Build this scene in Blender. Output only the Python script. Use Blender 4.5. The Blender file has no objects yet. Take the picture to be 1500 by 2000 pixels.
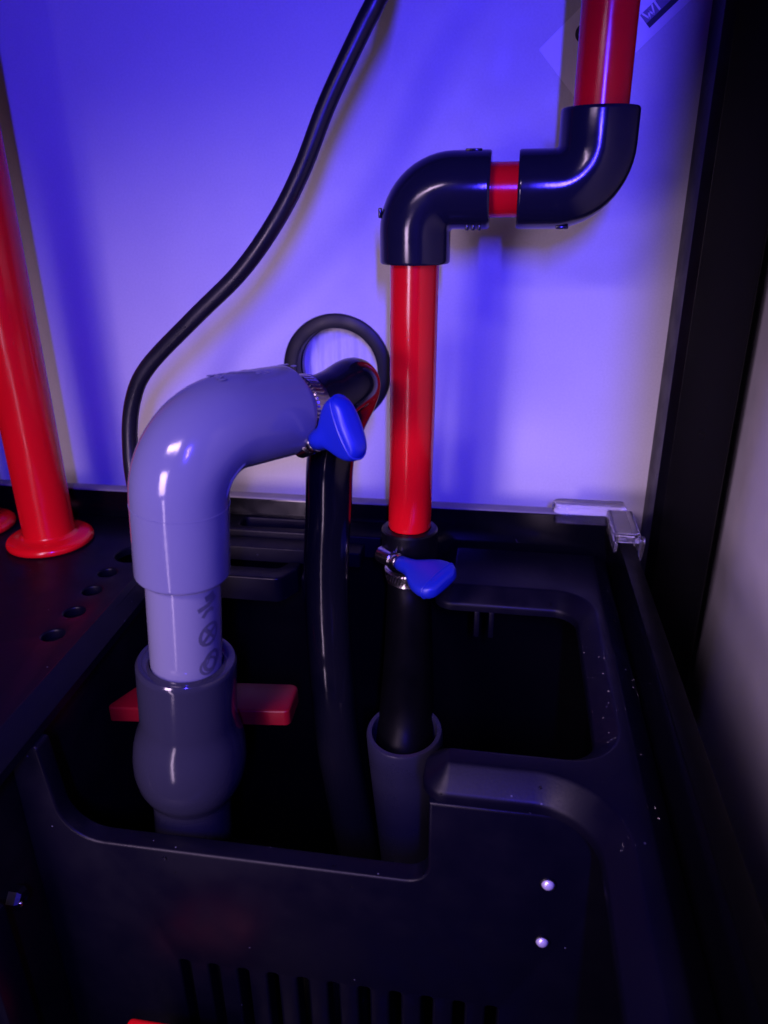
import bpy, bmesh, math, random
from mathutils import Vector, Matrix
from math import radians, sin, cos, pi

random.seed(7)
sc = bpy.context.scene
COL = sc.collection
LIFT = 0.47                      # the camera stands 0.47 m above the cabinet floor; shapes below are measured from the camera
UP = Vector((0, 0, LIFT))

# ------------------------------------------------------------------ camera
PITCH, YAW, ROLL = radians(22.8), radians(9.4), radians(-0.6)
fw = Vector((-sin(YAW)*cos(PITCH), cos(YAW)*cos(PITCH), -sin(PITCH)))
rt0 = Vector((cos(YAW), sin(YAW), 0)); up0 = rt0.cross(fw)
rt = cos(ROLL)*rt0 + sin(ROLL)*up0; up = -sin(ROLL)*rt0 + cos(ROLL)*up0
cd = bpy.data.cameras.new('camera'); cam = bpy.data.objects.new('camera', cd); COL.objects.link(cam)
m = Matrix((rt, up, -fw)).transposed().to_4x4(); m.translation = UP
cam.matrix_world = m
cd.sensor_fit = 'HORIZONTAL'; cd.sensor_width = 36.0; cd.lens = 36*1450/1500
cd.clip_start = 0.01; cd.clip_end = 50
cd.dof.use_dof = True; cd.dof.focus_distance = 0.37; cd.dof.aperture_fstop = 13
sc.camera = cam

# ------------------------------------------------------------------ light
world = bpy.data.worlds.new('World'); sc.world = world; world.use_nodes = True
bg = world.node_tree.nodes['Background']
bg.inputs[0].default_value = (0.55, 0.45, 0.9, 1); bg.inputs[1].default_value = 0.003

def aim(o, target):
    d = Vector(target) + UP - o.location
    o.rotation_euler = d.to_track_quat('-Z', 'Y').to_euler()
def area(name, loc, target, sx, sy, power, col, spread=180):
    L = bpy.data.lights.new(name, 'AREA'); L.shape = 'RECTANGLE'; L.size = sx; L.size_y = sy
    L.energy = power; L.color = col; L.spread = radians(spread)
    o = bpy.data.objects.new(name, L); COL.objects.link(o); o.location = Vector(loc) + UP; aim(o, target); return o
def spot(name, loc, target, ang, blend, rad, power, col):
    L = bpy.data.lights.new(name, 'SPOT'); L.spot_size = radians(ang); L.spot_blend = blend
    L.shadow_soft_size = rad; L.energy = power; L.color = col
    o = bpy.data.objects.new(name, L); COL.objects.link(o); o.location = Vector(loc) + UP; aim(o, target); return o
# royal blue aquarium lamp just above the camera; the room's warm light to its left, a tall strip that reaches low
area('blue_lamp', (0.038, -0.145, 0.095), (-0.10, 0.50, -0.05), 0.010, 0.080, 2.5, (0.045, 0.026, 1.0), 125)
area('room_light_upper', (-0.215, -0.12, 0.200), (0.05, 0.50, -0.26), 0.200, 0.085, 1.15, (1.0, 0.69, 1.15), 130)
area('room_light_middle', (-0.240, -0.12, -0.080), (-0.05, 0.50, -0.31), 0.090, 0.150, 0.285, (1.0, 0.69, 1.15), 72)
area('room_light_lower', (-0.205, -0.06, -0.290), (-0.06, 0.50, -0.22), 0.024, 0.240, 0.048, (1.0, 0.72, 1.10), 90)

sc.view_settings.view_transform = 'Standard'; sc.view_settings.look = 'None'
sc.view_settings.exposure = 0.0; sc.view_settings.gamma = 1.0; sc.view_settings.use_curve_mapping = False
sc.render.engine = 'CYCLES'

# ------------------------------------------------------------------ materials
def mat(name, col, rough=0.4, var=0.06, bump=0.02, bscale=900, spec=0.5, metal=0.0, trans=0.0, ior=1.47, scratch=0.0, sss=0.0, coat=0.0, grain=0.0, dust=0.0):
    M = bpy.data.materials.new(name); M.use_nodes = True
    nt = M.node_tree; N = nt.nodes; Lk = nt.links
    b = N['Principled BSDF']
    tc = N.new('ShaderNodeTexCoord')
    n1 = N.new('ShaderNodeTexNoise'); n1.inputs['Scale'].default_value = 28; n1.inputs['Detail'].default_value = 5
    Lk.new(tc.outputs['Object'], n1.inputs['Vector'])
    mx = N.new('ShaderNodeMix'); mx.data_type = 'RGBA'
    c = Vector(col)
    mx.inputs[6].default_value = (*(c*(1-var)), 1); mx.inputs[7].default_value = (*(c*(1+var)), 1)
    Lk.new(n1.outputs['Fac'], mx.inputs[0])
    if grain:
        n5 = N.new('ShaderNodeTexNoise'); n5.inputs['Scale'].default_value = 750; n5.inputs['Detail'].default_value = 2
        Lk.new(tc.outputs['Object'], n5.inputs['Vector'])
        g = N.new('ShaderNodeMapRange'); g.inputs[1].default_value = .25; g.inputs[2].default_value = .75; g.inputs[3].default_value = 1-grain; g.inputs[4].default_value = 1+grain
        Lk.new(n5.outputs['Fac'], g.inputs[0])
        sc_ = N.new('ShaderNodeVectorMath'); sc_.operation = 'SCALE'; Lk.new(mx.outputs[2], sc_.inputs[0]); Lk.new(g.outputs[0], sc_.inputs['Scale']); Lk.new(sc_.outputs[0], b.inputs['Base Color'])
    elif dust:                                          # sparse specks of dust and salt
        vo = N.new('ShaderNodeTexVoronoi'); vo.inputs['Scale'].default_value = 260; Lk.new(tc.outputs['Object'], vo.inputs['Vector'])
        lt = N.new('ShaderNodeMath'); lt.operation = 'LESS_THAN'; Lk.new(vo.outputs['Distance'], lt.inputs[0]); lt.inputs[1].default_value = .10
        sx = N.new('ShaderNodeSeparateColor'); Lk.new(vo.outputs['Color'], sx.inputs[0])
        gt = N.new('ShaderNodeMath'); gt.operation = 'GREATER_THAN'; Lk.new(sx.outputs[0], gt.inputs[0]); gt.inputs[1].default_value = 1-dust
        mu = N.new('ShaderNodeMath'); mu.operation = 'MULTIPLY'; Lk.new(lt.outputs[0], mu.inputs[0]); Lk.new(gt.outputs[0], mu.inputs[1])
        m2 = N.new('ShaderNodeMix'); m2.data_type = 'RGBA'; Lk.new(mu.outputs[0], m2.inputs[0]); Lk.new(mx.outputs[2], m2.inputs[6]); m2.inputs[7].default_value = (.07, .07, .09, 1)
        Lk.new(m2.outputs[2], b.inputs['Base Color'])
    else: Lk.new(mx.outputs[2], b.inputs['Base Color'])
    n2 = N.new('ShaderNodeTexNoise'); n2.inputs['Scale'].default_value = 60; n2.inputs['Detail'].default_value = 8
    Lk.new(tc.outputs['Object'], n2.inputs['Vector'])
    mr = N.new('ShaderNodeMapRange'); mr.inputs[1].default_value = .3; mr.inputs[2].default_value = .7
    mr.inputs[3].default_value = max(rough*(1-.25), .02); mr.inputs[4].default_value = rough*(1.25)
    Lk.new(n2.outputs['Fac'], mr.inputs[0]); Lk.new(mr.outputs[0], b.inputs['Roughness'])
    b.inputs['Metallic'].default_value = metal; b.inputs['IOR'].default_value = ior
    b.inputs['Specular IOR Level'].default_value = spec
    b.inputs['Transmission Weight'].default_value = trans
    b.inputs['Coat Weight'].default_value = coat
    if sss:
        b.inputs['Subsurface Weight'].default_value = sss; b.inputs['Subsurface Radius'].default_value = (.003, .002, .003); b.inputs['Subsurface Scale'].default_value = 1.0
    if bump:
        n3 = N.new('ShaderNodeTexNoise'); n3.inputs['Scale'].default_value = bscale; n3.inputs['Detail'].default_value = 3
        Lk.new(tc.outputs['Object'], n3.inputs['Vector'])
        h = n3.outputs['Fac']
        bp = N.new('ShaderNodeBump'); bp.inputs['Strength'].default_value = bump; bp.inputs['Distance'].default_value = 0.001
        Lk.new(h, bp.inputs['Height'])
        nb = bp
        if scratch:
            n4 = N.new('ShaderNodeTexNoise'); n4.inputs['Scale'].default_value = 30; n4.inputs['Detail'].default_value = 2
            Lk.new(tc.outputs['Object'], n4.inputs['Vector'])
            b2 = N.new('ShaderNodeBump'); b2.inputs['Strength'].default_value = scratch; b2.inputs['Distance'].default_value = 0.004
            Lk.new(n4.outputs['Fac'], b2.inputs['Height']); Lk.new(bp.outputs[0], b2.inputs['Normal']); nb = b2
        Lk.new(nb.outputs[0], b.inputs['Normal'])
    return M
M = dict(
    white_panel=mat('white_panel', (.66, .65, .65), .6, .045, .10, 1500, grain=.05),
    side_white=mat('side_white', (.85, .83, .83), .55, .02, .05),
    room_wall=mat('room_wall', (.72, .72, .74), .8, .04, .1),
    red=mat('red_plastic', (.74, .004, .008), .18, .05, .015, 700, scratch=.03),
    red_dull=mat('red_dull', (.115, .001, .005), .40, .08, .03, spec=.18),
    fitting=mat('dark_fitting', (.008, .008, .016), .15, .10, .02, 500, scratch=.04, dust=.03),
    black=mat('black_plastic', (.0018, .0018, .0030), .36, .15, .05, 700, scratch=.02, spec=.3),
    deck=mat('deck_plastic', (.0018, .0015, .0052), .40, .12, .04, 900, scratch=.004, spec=.145, dust=.05),
    glass_black=mat('black_glass', (.0015, .0015, .0028), .14, .1, .0, spec=.35),
    rim=mat('ground_glass_edge', (.20, .19, .21), .5, .1, .05),
    post=mat('black_post', (.002, .002, .004), .36, .1, .02, spec=.25),
    rubber=mat('black_rubber', (.006, .006, .009), .45, .1, .05, spec=.35),
    cable=mat('cable_rubber', (.009, .009, .011), .33, .1, .03),
    hose=mat('hose_vinyl', (.004, .004, .006), .14, .1, .01, scratch=.10),
    grey=mat('grey_pvc', (.108, .108, .162), .12, .07, .03, 600, scratch=.07),
    grey_pipe=mat('grey_pipe', (.125, .125, .165), .13, .03, .02, 600, scratch=.03),
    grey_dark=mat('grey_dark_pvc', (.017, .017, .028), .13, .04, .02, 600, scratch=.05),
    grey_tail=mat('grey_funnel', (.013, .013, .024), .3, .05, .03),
    matte_black=mat('matte_black', (.0008, .0008, .0012), .5, .1, .04, spec=.06),
    ink=mat('ink', (.05, .05, .07), .6, .1, 0),
    blue=mat('blue_plastic', (.006, .016, .26), .36, .04, .05, 500, sss=0),
    steel=mat('steel', (.62, .58, .58), .20, .05, .02, metal=1.0),
    clear=mat('clear_plastic', (.98, .98, .99), .035, .01, .03, scratch=.15, trans=.98, ior=1.45),
    drop=mat('water_drop', (1, 1, 1), .03, 0, 0, trans=1.0, ior=1.33),
    rivet=mat('rivet', (.72, .66, .78), .32, .05, .05, metal=.5, scratch=.2),
    paper=mat('paper', (.88, .86, .88), .5, .02, .02),
    print_black=mat('print_black', (.02, .02, .03), .5, .1, 0),
    print_grey=mat('print_grey', (.22, .20, .28), .5, .1, 0),
    floor=mat('cabinet_floor', (.05, .05, .055), .5, .1, .05),
)

# ------------------------------------------------------------------ builders
def thing(name, loc, label, cat, group=None):
    o = bpy.data.objects.new(name, None); COL.objects.link(o); o.location = Vector(loc) + UP
    o.empty_display_size = .01
    o['label'] = label; o['category'] = cat
    if group: o['group'] = group
    return o
def origin(o):
    v = Vector((0, 0, 0))
    while o is not None: v += o.location; o = o.parent
    return v
def obj(name, bm, material, parent=None, base=None, smooth=35, label=None, cat=None, group=None, kind=None):
    """bm holds camera-relative coordinates; the object's origin is its base (or its parent's)."""
    me = bpy.data.meshes.new(name)
    bmesh.ops.recalc_face_normals(bm, faces=bm.faces)
    if parent is not None: off = origin(parent) - UP; loc = Vector((0, 0, 0))
    else: off = Vector(base if base is not None else (0, 0, 0)); loc = off + UP
    bmesh.ops.translate(bm, verts=bm.verts, vec=-off)
    bm.to_mesh(me); bm.free()
    if smooth:
        for p in me.polygons: p.use_smooth = True
        me.set_sharp_from_angle(angle=radians(smooth))
    me.materials.append(M[material])
    o = bpy.data.objects.new(name, me); COL.objects.link(o); o.location = loc
    if parent is not None: o.parent = parent
    if label: o['label'] = label
    if cat: o['category'] = cat
    if group: o['group'] = group
    if kind: o['kind'] = kind
    return o
def V(*a): return Vector(a)
def frames(path):
    T = []
    for i in range(len(path)):
        a = path[max(i-1, 0)]; b = path[min(i+1, len(path)-1)]
        T.append((b-a).normalized())
    n = T[0].orthogonal().normalized(); F = []
    for i, t in enumerate(T):
        n = (n - t*n.dot(t)).normalized(); F.append((n, t.cross(n), t))
    return F
def tube(bm, path, r, seg=32, cap=True, inner=None):
    path = [Vector(p) for p in path]; F = frames(path); R = r if isinstance(r, (list, tuple)) else [r]*len(path)
    rings = []
    for p, (n, b, t), q in zip(path, F, R):
        rings.append([bm.verts.new(p + q*(cos(2*pi*k/seg)*n + sin(2*pi*k/seg)*b)) for k in range(seg)])
    for a, b in zip(rings, rings[1:]):
        for k in range(seg): bm.faces.new((a[k], a[(k+1) % seg], b[(k+1) % seg], b[k]))
    if cap: bm.faces.new(rings[0][::-1]); bm.faces.new(rings[-1])
    return rings
def smooth_path(pts, n=10):
    pts = [Vector(p) for p in pts]; out = []
    P = [2*pts[0]-pts[1]] + pts + [2*pts[-1]-pts[-2]]
    for i in range(1, len(P)-2):
        a, b, c, d = P[i-1:i+3]
        for k in range(n):
            t = k/n
            out.append(.5*((2*b) + (c-a)*t + (2*a-5*b+4*c-d)*t*t + (3*b-a-3*c+d)*t**3))
    out.append(pts[-1]); return out
def lathe(bm, prof, base, axis, seg=48, closed=False):
    """prof: list of (radius, distance along axis)"""
    base = Vector(base); t = Vector(axis).normalized(); n = t.orthogonal().normalized(); b = t.cross(n)
    rings = []
    for r, s in prof:
        if r < 1e-7: rings.append([bm.verts.new(base + t*s)])
        else: rings.append([bm.verts.new(base + t*s + r*(cos(2*pi*k/seg)*n + sin(2*pi*k/seg)*b)) for k in range(seg)])
    prs = list(zip(rings, rings[1:])) + ([(rings[-1], rings[0])] if closed else [])
    for a, c in prs:
        for k in range(seg):
            k2 = (k+1) % seg
            if len(a) == 1 and len(c) == 1: continue
            if len(a) == 1: bm.faces.new((a[0], c[k2], c[k]))
            elif len(c) == 1: bm.faces.new((a[k], a[k2], c[0]))
            else: bm.faces.new((a[k], a[k2], c[k2], c[k]))
def rpoly(pts, n=8):
    """pts: (x, y, corner radius)"""
    out = []; L = len(pts)
    for i, (x, y, r) in enumerate(pts):
        p = Vector((x, y)); a = Vector(pts[i-1][:2]); b = Vector(pts[(i+1) % L][:2])
        if r <= 0: out.append(p); continue
        u = (a-p).normalized(); v = (b-p).normalized()
        ang = u.angle(v); d = r/math.tan(ang/2); c = p + (u+v).normalized()*(r/sin(ang/2))
        s = p+u*d-c; e = p+v*d-c
        a0 = math.atan2(s.y, s.x); da = math.atan2(e.y, e.x)-a0
        while da > pi: da -= 2*pi
        while da < -pi: da += 2*pi
        for k in range(n+1): q = a0+da*k/n; out.append(c+Vector((cos(q), sin(q)))*r)
    return out
def circle(x, y, r, n=24): return [Vector((x+r*cos(2*pi*k/n), y+r*sin(2*pi*k/n))) for k in range(n)]
def sarea(p): return sum(p[i-1].x*p[i].y-p[i].x*p[i-1].y for i in range(len(p)))/2
def inset(p, d):
    """offset to the left of the travelling direction"""
    out = []; L = len(p)
    for i in range(L):
        a, b, c = p[i-1], p[i], p[(i+1) % L]
        u = (b-a).normalized(); v = (c-b).normalized()
        n1 = Vector((-u.y, u.x)); n2 = Vector((-v.y, v.x)); m = n1+n2
        if m.length < 1e-6: out.append(b+n1*d); continue
        m.normalize(); out.append(b+m*min(d/max(m.dot(n1), .3), d*2.5))
    return out
def plate(bm, outer, holes, fr, z0, z1, bev=.001, seg=3, bev_bottom=0, prof=None):
    """a flat body between z0 and z1 with the top edges rounded; fr maps (x, y, z) to space"""
    loops = [outer if sarea(outer) > 0 else outer[::-1]] + [h if sarea(h) < 0 else h[::-1] for h in holes]
    top, bot = [], []
    for lp in loops:
        rings = []
        for k in range(seg+1):
            if prof: break
            a = pi/2*k/seg
            rings.append((inset(lp, bev*(1-sin(a))), z1-bev*(1-cos(a))))
        if prof: rings = [(inset(lp, o), z1+h) for o, h in prof]
        if bev_bottom:
            for k in range(seg+1):
                a = pi/2*k/seg
                rings.append((inset(lp, bev_bottom*(1-cos(a))), z0+bev_bottom*(1-sin(a))))
        else: rings.append((lp, z0))
        vr = [[bm.verts.new(fr(q.x, q.y, z)) for q in r] for r, z in rings]
        for a, b in zip(vr, vr[1:]):
            for k in range(len(a)):
                k2 = (k+1) % len(a); bm.faces.new((a[k], a[k2], b[k2], b[k]))
        top.append(vr[0]); bot.append(vr[-1])
    for grp in (top, bot):
        ed = []
        for r in grp:
            for k in range(len(r)):
                e = bm.edges.get((r[k], r[(k+1) % len(r)])) or bm.edges.new((r[k], r[(k+1) % len(r)])); ed.append(e)
        if len(grp) == 1 and len(grp[0]) < 9: bm.faces.new(grp[0])
        else: bmesh.ops.triangle_fill(bm, use_beauty=True, use_dissolve=False, edges=ed)
FXY = lambda x, y, z: Vector((x, y, z))
def FXZ(x, y, z): return Vector((x, -z, y))          # plate standing in x-z, its "top" facing the camera (-y)
def box(bm, x0, x1, y0, y1, z0, z1, bev=.001, seg=2):
    s = bmesh.new(); bmesh.ops.create_cube(s, size=1)
    for v in s.verts: v.co = Vector(((x0+x1)/2+v.co.x*(x1-x0), (y0+y1)/2+v.co.y*(y1-y0), (z0+z1)/2+v.co.z*(z1-z0)))
    if bev: bmesh.ops.bevel(s, geom=s.edges[:], offset=bev, segments=seg, profile=.5, affect='EDGES')
    t = bpy.data.meshes.new('t'); s.to_mesh(t); s.free(); bm.from_mesh(t); bpy.data.meshes.remove(t)
def ball(bm, c, rx, ry, rz, n=8):
    lathe_pts = []
    s = bmesh.new(); bmesh.ops.create_uvsphere(s, u_segments=n*2, v_segments=n, radius=1)
    for v in s.verts: v.co = Vector((c[0]+v.co.x*rx, c[1]+v.co.y*ry, c[2]+v.co.z*rz))
    t = bpy.data.meshes.new('t'); s.to_mesh(t); s.free(); bm.from_mesh(t); bpy.data.meshes.remove(t)
def nb(): return bmesh.new()

# ------------------------------------------------------------------ setting and cabinet
WALL = .50
bm = nb()                                              # the room's wall seen through the cable hole, with soft ripples
nx = 420
vs = []
for j in (-.42, -.12, -.10, -.06, .30):
    vs.append([bm.verts.new(V(-.30+.40*i/nx, .523+.0007*sin(2*pi*(.40*i/nx+.25*j*j+.05*j)/.0062)+.0004*sin(2*pi*(.40*i/nx+.02*j)/.0113), j)) for i in range(nx+1)])
for a, c in zip(vs, vs[1:]):
    for i in range(nx): bm.faces.new((a[i], a[i+1], c[i+1], c[i]))
obj('wall', bm, 'room_wall', kind='structure', base=(0, .523, -.47), label='pale rippled room wall seen through the cable hole')

cab = thing('cabinet', (0, .5, -.47), 'white cabinet back and side with black corner post behind the sump', 'cabinet')
GX, GZ, GR = -.1145, -.108, .030
bm = nb()
plate(bm, rpoly([(-.62, -.47, 0), (.106, -.47, 0), (.106, .34, 0), (-.62, .34, 0)]), [circle(GX, GZ, GR+.0015, 48)], FXZ, -(WALL+.012), -WALL, 0.0004, 1)
obj('back_panel', bm, 'white_panel', cab)
bm = nb(); box(bm, .149, .165, -.013, .53, -.47, .34, .0008); obj('side_panel', bm, 'side_white', cab)
bm = nb(); plate(bm, rpoly([(.1005, .512, 0), (.1005, .4685, .0005), (.1055, .4635, .0005), (.139, .4635, .002), (.139, .512, 0)], 3), [], FXY, -.47, .34, .0005, 1)
obj('corner_post', bm, 'post', cab)
bm = nb(); box(bm, -.62, .1485, -.40, .499, -.485, -.4705, .0008); obj('base_panel', bm, 'floor', cab)
bm = nb(); box(bm, .0475, .1485, -.014, .0, -.47, .34, .0008); obj('right_light_blocker', bm, 'post', cab)  # added unseen board: keeps the blue lamp off the right of the back panel
bm = nb(); box(bm, -.62, .0470, -.014, .0, .144, .34, .0008); obj('top_light_blocker', bm, 'post', cab)  # added unseen board: dims the warm light towards the top of the back panel

gm = thing('cable_grommet', (GX, WALL, GZ-.038), 'round black rubber grommet lining the hole in the white back panel', 'grommet')
bm = nb(); lathe(bm, [(.0284, .010), (.0284, -.0012), (.0288, -.0019), (.0296, -.0022), (.0364, -.0020), (.0376, -.0014), (.0381, -.0004), (.0381, .0), (.0308, .0), (.0308, .010)], (GX, WALL, GZ), (0, 1, 0), 72, closed=True)
obj('ring_flange', bm, 'rubber', gm)
bm = nb(); lathe(bm, [(.0276, .0102), (.0300, .0102), (.0300, .0155), (.0276, .0155)], (GX, WALL, GZ), (0, 1, 0), 64, closed=True)
obj('sleeve', bm, 'fitting', gm)

# paper label on the back panel
A = V(.0093, .078); B = V(.0352, .0495); u = (B-A).normalized(); w = V(-u.y, u.x)
lw = (B-A).length
lab = thing('paper_label', (B.x, WALL, B.y), 'slanted white paper label with black print stuck behind the upper red pipe', 'label')
def FL(x, y, z): q = A+u*x+w*y; return Vector((q.x, WALL-z, q.y))
bm = nb(); plate(bm, rpoly([(0, 0, .001), (lw, 0, .001), (lw, .085, .001), (0, .085, .001)], 3), [], FL, .0002, .0005, .0001, 1); obj('sheet', bm, 'paper', lab)
def lab_xy(x, z): d = V(x, z)-A; return d.dot(u), d.dot(w)
x0, y0 = lab_xy(.0632, .0924); x1, y1 = lab_xy(.0690, .0866)
bm = nb(); plate(bm, rpoly([(x0, y0, 0), (x1, y0, 0), (x1, y0+.024, 0), (x0, y0+.024, 0)]), [], FL, .0006, .0008, .00002, 1); obj('print_box', bm, 'print_grey', lab)
bm = nb(); plate(bm, rpoly([(x1-.0026, y0, 0), (x1+.0003, y0, 0), (x1+.0003, y0+.0215, 0), (x1-.0026, y0+.0215, 0)]), [], FL, .0009, .0011, .00002, 1); obj('print_bar', bm, 'print_black', lab)
def strip(bm, pts, wd, fr, z):
    """flat ink strokes: polyline with width"""
    pts = [Vector(p) for p in pts]
    for a, b in zip(pts, pts[1:]):
        d = (b-a).normalized(); n = Vector((-d.y, d.x))*wd/2; a2 = a-d*wd*.3; b2 = b+d*wd*.3
        bm.faces.new([bm.verts.new(fr(q.x, q.y, z)) for q in (a2-n, b2-n, b2+n, a2+n)])
bm = nb()                                               # the pale letters in the box: "WI"
hx = x1-.0029-x0; X = lambda s, t: (x0+.0004+hx*.86*t, y0+.0012+s)   # s along the box, t from its top to its foot
strip(bm, [X(0, 0), X(.0016, 1), X(.0030, .25), X(.0044, 1), X(.0060, 0)], .0009, FL, .00095)
strip(bm, [X(.0078, 0), X(.0078, 1)], .0011, FL, .00095)
obj('letters', bm, 'paper', lab, smooth=0)
cx, cy = lab_xy(.0338, .0850)
bm = nb(); plate(bm, circle(cx, cy, .0048, 32), [circle(cx+.0003, cy, .0030, 32)], FL, .0006, .0008, .00002, 1); obj('ring_mark', bm, 'print_black', lab)

# ------------------------------------------------------------------ sump
DZ = -.210; RIM = -.186
sump = thing('sump_tank', (-.15, .25, -.4703), 'black plastic aquarium sump with rounded deck openings and a slotted weir wall', 'sump')
def panel(name, x0, x1, y0, y1, z0, z1, mt='glass_black', bev=.0008): 
    b = nb(); box(b, x0, x1, y0, y1, z0, z1, bev); return obj(name, b, mt, sump)
bk = panel('back_wall', -.47, .0795, .4505, .4590, -.462, RIM-.0012)
b = nb(); box(b, -.47, .0795, .4500, .4595, RIM-.0012, RIM, .0005); obj('ground_edge', b, 'rim', bk)
rw = panel('right_wall', .0715, .0795, -.33, .4500, -.462, RIM-.0012)
b = nb(); box(b, .0712, .0798, -.33, .4498, RIM-.0012, RIM, .0005); obj('ground_edge', b, 'matte_black', rw)
panel('front_wall', -.47, .0712, -.338, -.3305, -.462, RIM)
panel('left_wall', -.478, -.4702, -.338, .4595, -.462, RIM)
panel('floor', -.478, .0795, -.338, .4595, -.4702, -.4622)
# deck: a C of moulded plastic round the right-hand chamber
bm = nb()
deck = rpoly([(.0712, -.04, 0), (.0712, .4502, 0), (-.0340, .4502, 0), (-.0340, .3810, .0112), (.0470, .3810, .013), (.0465, .2570, .013), (-.0245, .2570, .0112),
              (-.0245, .2290, .0112), (.0437, .2290, .024), (.0447, -.04, 0)], 12)
plate(bm, deck, [], FXY, DZ-.0125, DZ, prof=[(.0108, 0), (.0101, -.0001), (.0094, -.0005), (.0086, -.0011), (.0012, -.0074), (.0006, -.0080), (.0002, -.0087), (0, -.0096)], bev_bottom=0)
dk = obj('deck', bm, 'deck', sump, smooth=24)
for x in (-.0085, .0000):
    b = nb(); box(b, x-.0016, x+.0016, .3812, .3850, DZ-.030, DZ-.0126, .0008); obj('clip_tab', b, 'deck', sump)
# weir wall with a wide rounded notch and a comb of slots
YB = .2284
bm = nb()
weir = rpoly([(-.206, -.461, 0), (.0705, -.461, 0), (.0705, -.2227, 0), (-.0208, -.2227, 0), (-.0208, -.2670, .010), (-.1870, -.2675, .020), (-.1910, -.2165, .002), (-.206, -.2165, .002)], 8)
slots = [rpoly([(-.1382+.01475*i-.0026, -.339-.06, .0015), (-.1382+.01475*i+.0026, -.339-.06, .0015), (-.1382+.01475*i+.0026, -.339, .0018), (-.1382+.01475*i-.0026, -.339, .0018)], 4) for i in range(11)]
plate(bm, weir, slots, FXZ, -(YB+.0095), -YB, .0014, 3, .001)
wr = obj('weir_wall', bm, 'deck', sump, smooth=50)
for x, z in ((.0285, -.2585), (.0285, -.2920)):
    b = nb(); lathe(b, [(.0026, .0), (.0026, -.0006), (.0019, -.0016), (.0009, -.0021), (0, -.0022)], (x, YB-.0001, z), (0, 1, 0), 20); rv = obj('rivet', b, 'rivet', wr)
    b = nb(); lathe(b, [(.0026, .0001), (.0034, .0001), (.0034, -.0005), (.0030, -.0008), (.0026, -.0006)], (x, YB-.0001, z), (0, 1, 0), 24, closed=True); obj('washer', b, 'black', rv)
# partition under the tray and its rib and screw
panel('partition', -.2140, -.2065, .1700, .4500, -.461, -.2180, 'black')
b = nb(); box(b, -.2062, -.1985, .1830, .1990, -.461, -.2750, .002); obj('rib', b, 'deck', sump)
sk = nb(); lathe(sk, [(.0052, 0), (.0052, .004), (.0040, .0058), (.0018, .0062), (.0018, .0045), (0, .0045)], (-.2064, .2110, -.2880), (1, 0, 0), 6); sk = obj('screw', sk, 'black', sump, smooth=20)
b = nb(); ball(b, (-.1998, .2075, -.2868), .0011, .0011, .0013); obj('screw_tip', b, 'steel', sk)
# stepped bars at the back, between the grey line and the black hose
def bar(pts, z0, z1, nm='step_bar', bev=.0012, holes=()):
    b = nb(); plate(b, rpoly(pts, 5), [rpoly(h, 4) for h in holes], FXY, z0, z1, bev, 3); return obj(nm, b, 'deck', sump, smooth=50)
bar([(-.206, .4260, 0), (-.0545, .4260, .003), (-.0545, .4500, 0), (-.206, .4500, 0)], -.214, -.1995, holes=[[(-.1700, .4330, .003), (-.112, .4330, .003), (-.112, .4470, .003), (-.1700, .4470, .003)]])
bar([(-.206, .4090, 0), (-.0830, .4090, .002), (-.0830, .4240, 0), (-.206, .4240, 0)], -.213, -.2035, bev=.0008)
bar([(-.206, .3850, 0), (-.1290, .3850, .006), (-.1215, .4000, .003), (-.1215, .4085, 0), (-.1290, .4085, 0), (-.1330, .3990, .004), (-.206, .3990, 0)], -.2280, -.2120)
bar([(-.1160, .3850, .006), (-.0900, .3850, .004), (-.0900, .4085, 0), (-.1180, .4085, .003)], -.2280, -.2120)

# ------------------------------------------------------------------ tray with standpipes
TZ = -.206
tray = thing('filter_tray', (-.31, .26, TZ-.006), 'flat black tray with a row of round holes under the red standpipes', 'tray')
bm = nb()
dims = [(-.2265, .3938, .0115), (-.2307, .3676, .0055), (-.2283, .3453, .0055), (-.2254, .3213, .0055), (-.2237, .2978, .0055)]
tray_out = rpoly([(-.4690, .190, .004), (-.1985, .190, .006), (-.2105, .4480, .006), (-.4690, .4480, .004)], 4)
plate(bm, tray_out, [circle(*d, 28) for d in dims], FXY, TZ-.005, TZ, .0012, 3)
obj('tray_plate', bm, 'deck', tray, smooth=50)
bm = nb(); box(bm, -.2390, -.2150, .2860, .3780, TZ-.0075, TZ-.0053, .0004); obj('hole_floor', bm, 'deck', tray)
bm = nb()
P = [(-.1911, .190), (-.2050, .4480)]
prof = [(-.0115, .0002), (-.0108, .0010), (-.0098, .0013), (-.0090, .0010), (-.0008, -.0050), (.0000, -.0060), (.0000, -.0105), (-.0115, -.0105)]
rs = [[bm.verts.new(V(px+a, py, TZ+.0002+h)) for a, h in prof] for px, py in P]
for k in range(len(prof)): k2 = (k+1) % len(prof); bm.faces.new((rs[0][k], rs[0][k2], rs[1][k2], rs[1][k]))
bm.faces.new(rs[0]); bm.faces.new(rs[1][::-1])
obj('edge_lip', bm, 'deck', tray, smooth=30)
def standpipe(x, y, label):
    t = thing('red_standpipe', (x, y, TZ+.0002), label, 'pipe', 'red standpipes on the tray')
    b = nb(); lathe(b, [(.0128, .003), (.0160, .003), (.0160, .45), (.0128, .45)], (x, y, TZ), (0, 0, 1), 56, closed=True); obj('pipe', b, 'red', t)
    b = nb(); lathe(b, [(.0163, .0003), (.0262, .0003), (.0270, .0012), (.0271, .0030), (.0262, .0046), (.0240, .0056), (.0190, .0062), (.0172, .0068), (.0163, .0085)], (x, y, TZ), (0, 0, 1), 64, closed=True); obj('flange', b, 'red', t, smooth=60)
standpipe(-.2900, .4040, 'red standpipe with round red flange nearest the grey elbow')
standpipe(-.3560, .4170, 'red standpipe cut off by the left edge, only its flange showing')

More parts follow.
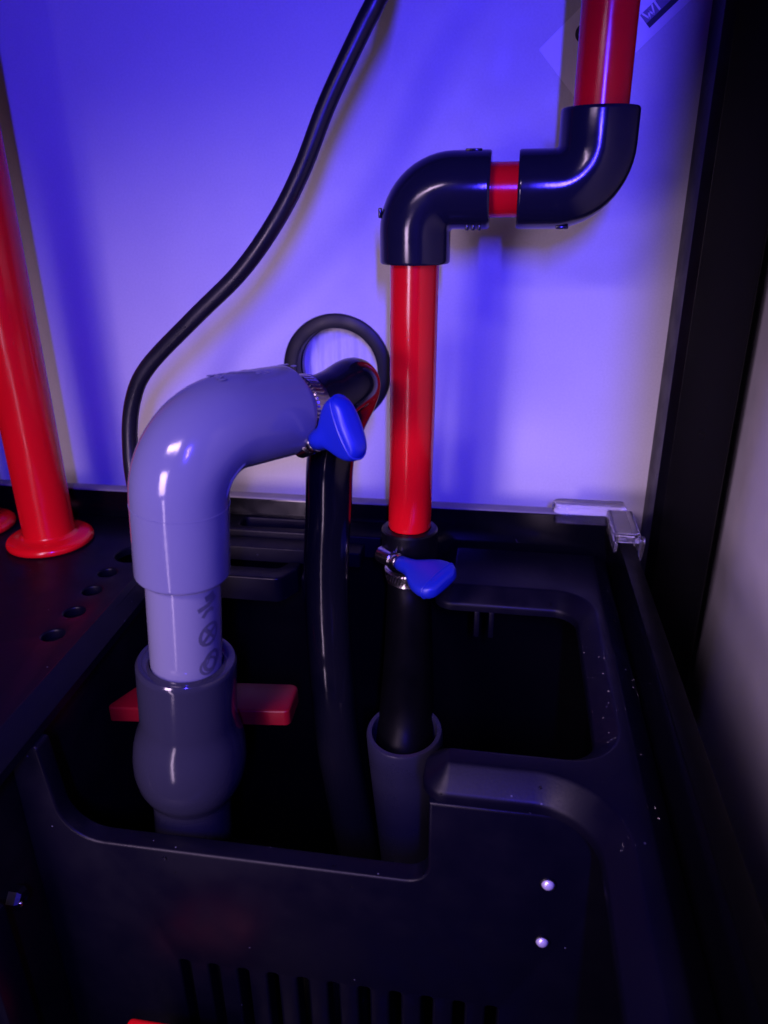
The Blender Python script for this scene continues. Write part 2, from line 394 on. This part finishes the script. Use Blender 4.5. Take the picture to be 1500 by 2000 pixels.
# ------------------------------------------------------------------ red return pipe with black elbows
RX, RY = -.0495, .397
rp = thing('return_pipe', (RX, RY, -.205), 'red pipe zigzagging down through two black elbows before the white panel', 'pipe')
HZ = .0040; UX = .0372
b = nb(); tube(b, [(UX, RY, .0080), (UX, RY, .34)], .0125, 56); obj('upper_pipe', b, 'red', rp)
b = nb(); tube(b, [(-.020, RY, HZ), (.010, RY, HZ)], .0125, 56); obj('link_pipe', b, 'red', rp)
b = nb(); tube(b, [(RX+.0012, RY, -.020), (RX+.0004, RY, -.100), (RX-.0010, RY, -.1760), (RX-.0010, RY, -.1775)], [.0125, .0125, .0125, .0119], 56); obj('lower_pipe', b, 'red', rp)
def elbow(p_end, corner, q_end, rad, r_out, bend, r_in, mt, par, name='elbow', seam=0):
    p, c, q = Vector(p_end), Vector(corner), Vector(q_end)
    a = (p-c).normalized(); d = (q-c).normalized()
    th = a.angle(d); cut = bend/math.tan(th/2)
    s, e = c+a*cut, c+d*cut; cen = c+(a+d).normalized()*(bend/sin(th/2))
    path = [p, p-a*.0006, p-a*.0015] + [s]; rr = [r_out-.0006, r_out-.0001, r_out, r_out]
    n = 14
    v0 = (s-cen); v1 = (e-cen); ax = v0.cross(v1).normalized(); tot = v0.angle(v1)
    for k in range(1, n): path.append(cen+Matrix.Rotation(tot*k/n, 3, ax) @ v0); rr.append(r_out-seam*.0004)
    path += [e, q-d*.0015, q-d*.0006, q]; rr += [r_out, r_out, r_out-.0001, r_out-.0006]
    bm = nb(); R = tube(bm, path, rr, 56, cap=False)
    for ring, cc, ddir in ((R[0], p, a), (R[-1], q, d)):
        inn = [bm.verts.new(cc+(v.co-cc).normalized()*r_in) for v in ring]; dep = [bm.verts.new(v.co-ddir*.012) for v in inn]
        L = len(ring)
        for k in range(L):
            k2 = (k+1) % L; bm.faces.new((ring[k], ring[k2], inn[k2], inn[k])); bm.faces.new((inn[k], inn[k2], dep[k2], dep[k]))
        bm.faces.new(dep)
    return obj(name, bm, mt, par, smooth=40)
e1 = elbow((RX+.0012, RY, -.0300), (RX+.0012, RY, HZ), (-.0115, RY, HZ), 0, .0178, .0190, .0127, 'fitting', rp)
e2 = elbow((.0015, RY, HZ), (UX, RY, HZ), (UX, RY, .0380), 0, .0178, .0190, .0127, 'fitting', rp)
for par, lst in ((e1, [(RX-.0160, RY-.003, -.006, .0008, .002, .0024), (-.0160, RY-.006, HZ-.0168, .0009, .002, .0014), (-.0190, RY-.006, HZ-.0168, .0009, .002, .0014), (-.0220, RY-.006, HZ-.0168, .0009, .002, .0014), (-.020, RY-.002, HZ+.0176, .004, .002, .0006)]),
                 (e2, [(.0235, RY-.004, HZ-.0170, .0030, .002, .0008)])):
    for x, y, z, a, c, d in lst:
        b = nb(); box(b, x-a, x+a, y-c, y+c, z-d, z+d, .0005); obj('mould_mark', b, 'fitting', par)
CX, CY = RX-.0010, RY
b = nb(); lathe(b, [(.0122, -.1785), (.0128, -.1775), (.0158, -.1780), (.0166, -.1790), (.0166, -.1960), (.0158, -.1975), (.0122, -.1980)], (CX, CY, 0), (0, 0, 1), 56, closed=True); obj('coupler', b, 'black', rp)

# short black hose from the coupler into the grey funnel pipe
sh = smooth_path([(CX, CY, -.1985), (CX, CY-.001, -.2130), (CX+.001, CY-.010, -.2300), (CX+.004, CY-.035, -.2500), (CX+.0065, CY-.062, -.2640), (CX+.0068, CY-.0735, -.2740), (CX+.007, CY-.0765, -.2860)], 8)
b = nb(); tube(b, sh, [.0132+.0022*min(1, max(0, (k-10)/24)) for k in range(len(sh))], 40); obj('short_hose', b, 'matte_black', base=(CX+.007, CY-.0765, -.286), label='short black hose dropping from the red pipe into the grey funnel', cat='hose')

# grey tapered funnel pipe
ax = V(.0035, .0115, -.1158).normalized(); fb = V(-.0430, .3195, -.2635)
b = nb(); lathe(b, [(.0170, .0), (.0176, -.0012), (.0198, -.0012), (.0205, .0), (.0205, .012), (.0203, .020), (.0196, .05), (.0170, .15), (.0150, .15), (.0165, .05), (.0170, .02)], fb, ax, 56, closed=True)
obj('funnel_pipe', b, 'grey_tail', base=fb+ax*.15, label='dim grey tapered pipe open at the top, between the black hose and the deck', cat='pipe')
bm = nb(); box(bm, -.0640, -.0100, .300, .372, -.462, -.4050, .004)
obj('pump_block', bm, 'matte_black', base=(-.037, .336, -.462), label='black block deep in the sump carrying the grey funnel pipe', cat='pump')

# ------------------------------------------------------------------ grey line: elbow, pipe, check valve
gl = thing('grey_check_valve_line', (-.146, .270, -.44), 'grey plastic line of elbow, printed pipe and bulbous check valve', 'pipe')
top = V(-.1258, .2640, -.0835); foot = V(-.1455, .2690, -.3000); gax = (foot-top).normalized()
eend = V(-.0950, .3110, -.0860)
ge = elbow(top+gax*.0625, top, eend, 0, .0201, .0265, .0163, 'grey', gl)
def gp(z): t = (z-top.z)/(foot.z-top.z); return top+(foot-top)*t
# moulding seam rings and rib on the elbow
b = nb(); lathe(b, [(.0200, -.0003), (.02030, -.0002), (.02030, .0002), (.0200, .0003)], top+gax*.0300, gax, 72, closed=True); obj('mould_seam', b, 'grey', ge)
rb = []
edir = (eend-top).normalized()
cen_b = top + ((gax+edir).normalized())*(.0265/sin(gax.angle(edir)/2))
side = gax.cross(edir).normalized()
if side.dot(fw) > 0: side = -side
for k in range(11):
    t = k/10; ang = radians(6+62*t)
    d0 = (top+gax*.0265-cen_b).normalized(); axr = (top+gax*.0265-cen_b).cross(top+edir*.0265-cen_b).normalized()
    d = Matrix.Rotation(ang, 3, axr) @ d0
    rb.append(cen_b + d*.0265 - d*.0105 + side*.0168)
b = nb(); tube(b, rb, [.0004]+[.0009]*9+[.0003], 10); obj('mould_rib', b, 'grey', ge)
bm = nb()                                             # rough raised moulding marks on the top of the elbow
for k in range(26):
    t = random.uniform(.018, .062); q = random.uniform(-.5, .5); upv = V(0, 0, 1)
    sdv = edir.cross(upv).normalized()
    c = top+edir*t+upv*.0199*cos(q*.6)+sdv*.0199*sin(q*.6)
    ball(bm, c, random.uniform(.0008, .0022), random.uniform(.0008, .0018), random.uniform(.0002, .00035), 5)
obj('mould_text', bm, 'grey', ge)
b = nb(); lathe(b, [(.0130, .052), (.0160, .052), (.0160, .1190), (.0152, .1200), (.0130, .1200)], top, gax, 64, closed=True)
pp = obj('printed_pipe', b, 'grey_pipe', gl)
# ink on the pipe: strokes wrapped round it
tocam = (-gp(-.18)); e0 = (tocam - gax*tocam.dot(gax)).normalized(); e90 = e0.cross(gax).normalized()
if e90.dot(rt) < 0: e90 = -e90
def FP(a, s, z): return top+gax*(s)+(.0160+z)*(cos(a/.016)*e0+sin(a/.016)*e90)
bm = nb()
def ring_pts(a, s, ra, rs_, tilt, f0=0, f1=1, n=18):
    out = []
    for k in range(n+1):
        q = 2*pi*(f0+(f1-f0)*k/n); x, y = ra*cos(q), rs_*sin(q); out.append((a+x*cos(tilt)-y*sin(tilt), s+x*sin(tilt)+y*cos(tilt)))
    return out
def dense(p):
    out = []
    for (x0_, y0_), (x1_, y1_) in zip(p, p[1:]):
        k = max(1, int(math.hypot(x1_-x0_, y1_-y0_)/.0005)); out += [(x0_+(x1_-x0_)*i/k, y0_+(y1_-y0_)*i/k) for i in range(k)]
    return out+[p[-1]]
def st(pts, wd): strip(bm, dense([(a0+(x-a0)*1.12, y) for x, y in pts]), wd*1.35, lambda x, y, z: FP(x, y, z), .00006)
a0 = .0108; s1 = .0720
st([(a0-.0008, s1-.0030), (a0+.0020, s1-.0040)], .0022)
st([(a0-.0042, s1+.0016), (a0-.0005, s1+.0002), (a0+.0034, s1-.0022)], .0016)
st([(a0-.0026, s1+.0052), (a0-.0012, s1+.0032), (a0+.0010, s1+.0024), (a0+.0020, s1+.0034)], .0013)
s2 = .0870
st(ring_pts(a0, s2, .0040, .0052, .45), .0011)
st([(a0-.0028, s2+.0030), (a0+.0002, s2-.0004), (a0+.0034, s2-.0030)], .0012); st([(a0, s2-.0002), (a0+.0024, s2+.0030)], .0010); st([(a0, s2-.0004), (a0-.0020, s2-.0034)], .0014)
s3 = .1020
st(ring_pts(a0+.0008, s3-.0008, .0034, .0046, .35), .0012); st(ring_pts(a0-.0008, s3+.0012, .0036, .0040, .35), .0009)
st([(a0-.0006, s3+.0022), (a0+.0016, s3-.0022)], .0034)
obj('print_mark', bm, 'ink', pp, smooth=0)
vb = gp(-.1915)
prof = [(.0163, .020), (.0165, .0), (.0190, -.0012), (.0215, -.0008), (.0224, .0004), (.0225, .002), (.0224, .0300), (.0228, .0345), (.0246, .0400), (.0262, .0470), (.0268, .0545), (.0266, .0610), (.0252, .0680), (.0228, .0735), (.0203, .0770), (.0193, .0790), (.0190, .0830), (.0190, .1600), (.0160, .1600), (.0160, .020)]
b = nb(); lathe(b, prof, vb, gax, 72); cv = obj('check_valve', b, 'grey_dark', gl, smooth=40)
b = nb(); box(b, -.1900, -.1100, .2350, .3100, -.462, -.3420, .006)
obj('return_pump', b, 'matte_black', base=(-.15, .27, -.462), label='black pump block deep in the sump under the grey check valve', cat='pump')

# red lever behind the check valve
rl = thing('red_valve_lever', (-.146, .305, -.253), 'dark red lever bar sticking out both sides behind the grey check valve', 'lever')
bm = nb()
def FR(x, y, z):
    t = (x+.146)/.05
    return Vector((x, .289+y, -.2375+z+.0105*t*.42))
plate(bm, rpoly([(-.1965, .000, .0025), (-.0965, .000, .003), (-.0975, .0230, .005), (-.1850, .0250, .010)], 5), [], FR, -.0085, 0, .0012, 3)
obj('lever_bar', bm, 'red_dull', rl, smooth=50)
b = nb(); lathe(b, [(.0, -.0), (.010, -.0), (.010, -.035), (0, -.035)], (-.146, .300, -.2580), (0, 0, 1), 24); obj('stem', b, 'black', rl)

# ------------------------------------------------------------------ big black hose from the elbow
hp = smooth_path([eend-edir*.010, eend+edir*.006, eend+edir*.018+V(0, 0, .0008), eend+edir*.028+V(.0005, .000, .0025), (-0.0724, 0.3500, -0.0822), (-0.0749, 0.3610, -0.0908), (-0.0816, 0.3670, -0.1041), (-0.0865, 0.3650, -0.1167), (-0.0888, 0.3620, -0.1300), (-0.0899, 0.3600, -0.1551), (-.0918, .3590, -.1780), (-.0920, .3560, -.2050), (-.0890, .3460, -.2420), (-.0840, .3360, -.2900), (-.0765, .3310, -.3400), (-.0710, .3300, -.3800), (-.0690, .3300, -.4500)], 9)
b = nb(); tube(b, hp, .0125, 44); obj('black_hose', b, 'hose', base=(-.069, .33, -.45), label='thick glossy black hose bending from the grey elbow down into the sump', cat='hose', smooth=60)
b = nb(); tube(b, [eend-edir*.0095, eend+edir*.0040, eend+edir*.0048], [.0158, .0158, .0140], 48); obj('hose_barb', b, 'grey_pipe', gl)

# hose clamps with blue thumb keys
def clamp(name_label, c, axis, r, key_base, key_axis, key_long, key_len, wl, wt, house_back):
    c = Vector(c); axis = Vector(axis).normalized(); kb = Vector(key_base); ka = Vector(key_axis).normalized(); kl = Vector(key_long); kl = (kl-ka*kl.dot(ka)).normalized(); kn = ka.cross(kl)
    t = thing('hose_clamp', c, name_label, 'clamp', 'hose clamps with blue thumb keys')
    bm = nb(); lathe(bm, [(r, -.0045), (r+.0005, -.0048), (r+.0011, -.0044), (r+.0008, -.0036), (r+.0008, .0036), (r+.0011, .0044), (r+.0005, .0048), (r, .0045)], c, axis, 72, closed=True)
    band = obj('band', bm, 'steel', t, smooth=50)
    n = axis.orthogonal().normalized(); bb = axis.cross(n); bm = nb()
    for k in range(46):
        q = 2*pi*k/46; d = cos(q)*n+sin(q)*bb; tt = axis.cross(d)
        p = c+d*(r+.0010)
        a1 = axis*.0024; a2 = tt*.0006; a3 = d*.0005; sk = tt*.0007
        vs = [bm.verts.new(p+i*(a1+sk)+j*a2+h*a3) for i in (-1, 1) for j in (-1, 1) for h in (-1, 1)]
        for f in ((0, 1, 3, 2), (4, 6, 7, 5), (0, 4, 5, 1), (2, 3, 7, 6), (1, 5, 7, 3), (0, 2, 6, 4)): bm.faces.new([vs[i] for i in f])
    o = obj('band_thread', bm, 'steel', band, smooth=0); o['kind'] = 'stuff'
    # screw housing: a half-round box along the key axis
    bm = nb(); tube(bm, [kb-ka*house_back, kb-ka*(house_back-.0006), kb-ka*.0058, kb-ka*.0050], [.0044, .0050, .0050, .0044], 24); obj('screw_housing', bm, 'steel', t)
    bm = nb(); lathe(bm, [(0, -.006), (.0032, -.006), (.0032, -.0040), (.0046, -.0038), (.0050, -.0030), (.0050, -.0014), (.0046, -.0006), (.0034, -.0002), (.0034, .002), (0, .002)], kb, ka, 32); obj('screw_collar', bm, 'steel', t)
    # blue key: a round neck that spreads into a broad thumb wing
    bm = nb(); rings = []; seg = 40
    for s, hl, ht in ((0, .0038, .0038), (.0006, .0044, .0044), (.0040, .0047, .0045), (.0066, .0056, .0043), (.0092, .0080, .0040), (.0120, .0106, .0040), (.0150, .0124, .0042), (.0178, .0130, .0045), (.0202, .0127, .0047), (.0220, .0117, .0046), (.0233, .0098, .0040), (.0240, .0078, .0028), (.0242, .0060, .0014)):
        hl = hl*wl; ht = ht*wt; s = s*key_len; ring = []
        for k in range(seg):
            q = 2*pi*k/seg; ce, se = cos(q), sin(q); ex = .62
            x = hl*math.copysign(abs(ce)**ex, ce) if hl > ht*1.3 else hl*ce
            y = ht*math.copysign(abs(se)**.85, se) if hl > ht*1.3 else ht*se
            if hl > ht*1.3:                            # stadium section
                rr = ht; x = (hl-rr)*max(-1, min(1, ce*1.6))+rr*ce; y = rr*se
            ring.append(bm.verts.new(kb+ka*s+kl*x+kn*y))
        rings.append(ring)
    for a, d in zip(rings, rings[1:]):
        for k in range(seg): k2 = (k+1) % seg; bm.faces.new((a[k], a[k2], d[k2], d[k]))
    bm.faces.new(rings[0][::-1]); bm.faces.new(rings[-1])
    ridge = [v.co.copy() for v in rings[8]]
    key = obj('thumb_key', bm, 'blue', t, smooth=60)
    bm = nb(); tube(bm, ridge+ridge[:2], .00055, 8); obj('moulded_ridge', bm, 'blue', key)
    return t
px = lambda X, Y, zc: (fw+rt*((X-750)/1450)-up*((Y-1000)/1450))*zc
clamp('hose clamp on the grey elbow, its blue thumb key turned up', eend+edir*.0095, edir, .0134, px(620, 860, .322), .60*rt+.16*up-.72*fw, .40*rt-.90*up, 1.10, 1.08, 1.20, .0135)
clamp('hose clamp under the red pipe, its blue thumb key lying flat', (CX, CY-.0006, -.2065), (0, -.02, 1), .0133, px(781, 1099, .425), .62*rt-.26*up-.62*fw, .80*rt+.50*up+.37*fw, 1.48, 1.05, 1.0, .0165)

# ------------------------------------------------------------------ black power cable
cb = smooth_path([(-.045, .392, .150), (-.0590, .388, .0950), (-.0648, .385, .0815), (-.0719, .385, .0702), (-.0884, .385, .0423), (-.1022, .385, .0142), (-.1167, .385, -.0088), (-.1375, .385, -.0333), (-.1653, .385, -.0570), (-.1954, .385, -.0838), (-.2073, .385, -.1030), (-.2120, .383, -.1274), (-.2100, .378, -.1562), (-.1960, .370, -.1900), (-.1850, .365, -.2400), (-.180, .36, -.44)], 8)
b = nb(); tube(b, cb, .0045, 24); obj('power_cable', b, 'cable', base=(-.18, .36, -.44), label='black power cable curving down across the blue-lit panel', cat='cable', smooth=60)

# ------------------------------------------------------------------ clear corner clip on the sump rim
cc = thing('corner_clip', (.0700, .4520, RIM), 'clear plastic corner clip hooked over the rear right corner of the sump', 'clip')
def bevbox(name, x0, x1, y0, y1, z0, z1, bev, seg=4): 
    b = nb(); box(b, x0, x1, y0, y1, z0, z1, bev, seg); return obj(name, b, 'clear', cc, smooth=50)
b = nb(); plate(b, rpoly([(.0350, .4470, .0060), (.0805, .4470, .0030), (.0805, .4622, .0030), (.0350, .4622, .0060)], 8), [], FXY, RIM+.0003, RIM+.0062, .0022, 5, .0012); obj('rear_arm', b, 'clear', cc, smooth=60)
bevbox('rear_lip', .0370, .0680, .4472, .4495, RIM-.0060, RIM+.0002, .0009)
b = nb(); plate(b, rpoly([(.0675, .4080, .0045), (.0835, .4080, .0045), (.0835, .4468, .0015), (.0675, .4468, .0015)], 8), [], FXY, RIM+.0003, RIM+.0060, .0022, 5, .0012); obj('side_arm', b, 'clear', cc, smooth=60)
bevbox('side_lip', .0685, .0708, .4100, .4460, RIM-.0070, RIM+.0002, .0009)
bm = nb(); lathe(bm, [(.0030, .0), (.0034, -.003), (.0030, -.0100), (.0016, -.0165), (0, -.0185)], (.0822, .4075, RIM+.0050), (0, 0, 1), 16)
obj('prong', bm, 'clear', cc)

# ------------------------------------------------------------------ red cap low in the front chamber, drops of water
dt = thing('red_block', (-.135, .197, -.4617), 'red plastic block just showing at the bottom edge before the slotted wall', 'block')
b = nb(); box(b, -.1600, -.1150, .183, .2100, -.3760, -.3560, .0028, 4); obj('red_top', b, 'red', dt, smooth=50)
b = nb(); box(b, -.1560, -.1190, .187, .2060, -.4617, -.3762, .002); obj('stand', b, 'matte_black', dt)
bm = nb()
drops = [(-.1395, YB-.0001, -.2720, .0011), (-.1350, YB-.0001, -.2800, .0006), (-.0540, YB-.0001, -.2750, .0006), (-.0620, YB+.003, -.2672, .0008), (-.0222, YB+.001, -.2630, .0008), (-.0225, YB+.001, -.2650, .0007), (-.0232, YB+.0005, -.2665, .0008), (-.0160, .2300, -.2185, .0006),
         (.0330, .3840, DZ-.006, .0008), (.0520, .3500, DZ-.004, .0007), (.0525, .3350, DZ-.004, .0006), (.0520, .3200, DZ-.004, .0007), (.0522, .3165, DZ-.004, .0005), (.0575, .2830, DZ, .0010), (.0640, .3820, DZ+.0002, .0006), (.0655, .3600, DZ+.0002, .0006), (.0225, .2340, DZ-.004, .0007), (.0140, .4480, DZ+.003, .0007), (.0610, .2250, DZ, .0006)]
for x, y, z, r in drops: ball(bm, (x, y, z), r, r, r*.8, 6)
for k in range(70):
    x = random.uniform(.046, .069); y = random.uniform(.2, .44); r = random.uniform(.00012, .00028); ball(bm, (x, y, DZ+.0001), r, r, r, 3)
obj('water_drops', bm, 'drop', kind='stuff', base=(0, .3, DZ), label='scattered tiny water drops on the black sump deck', cat='water')
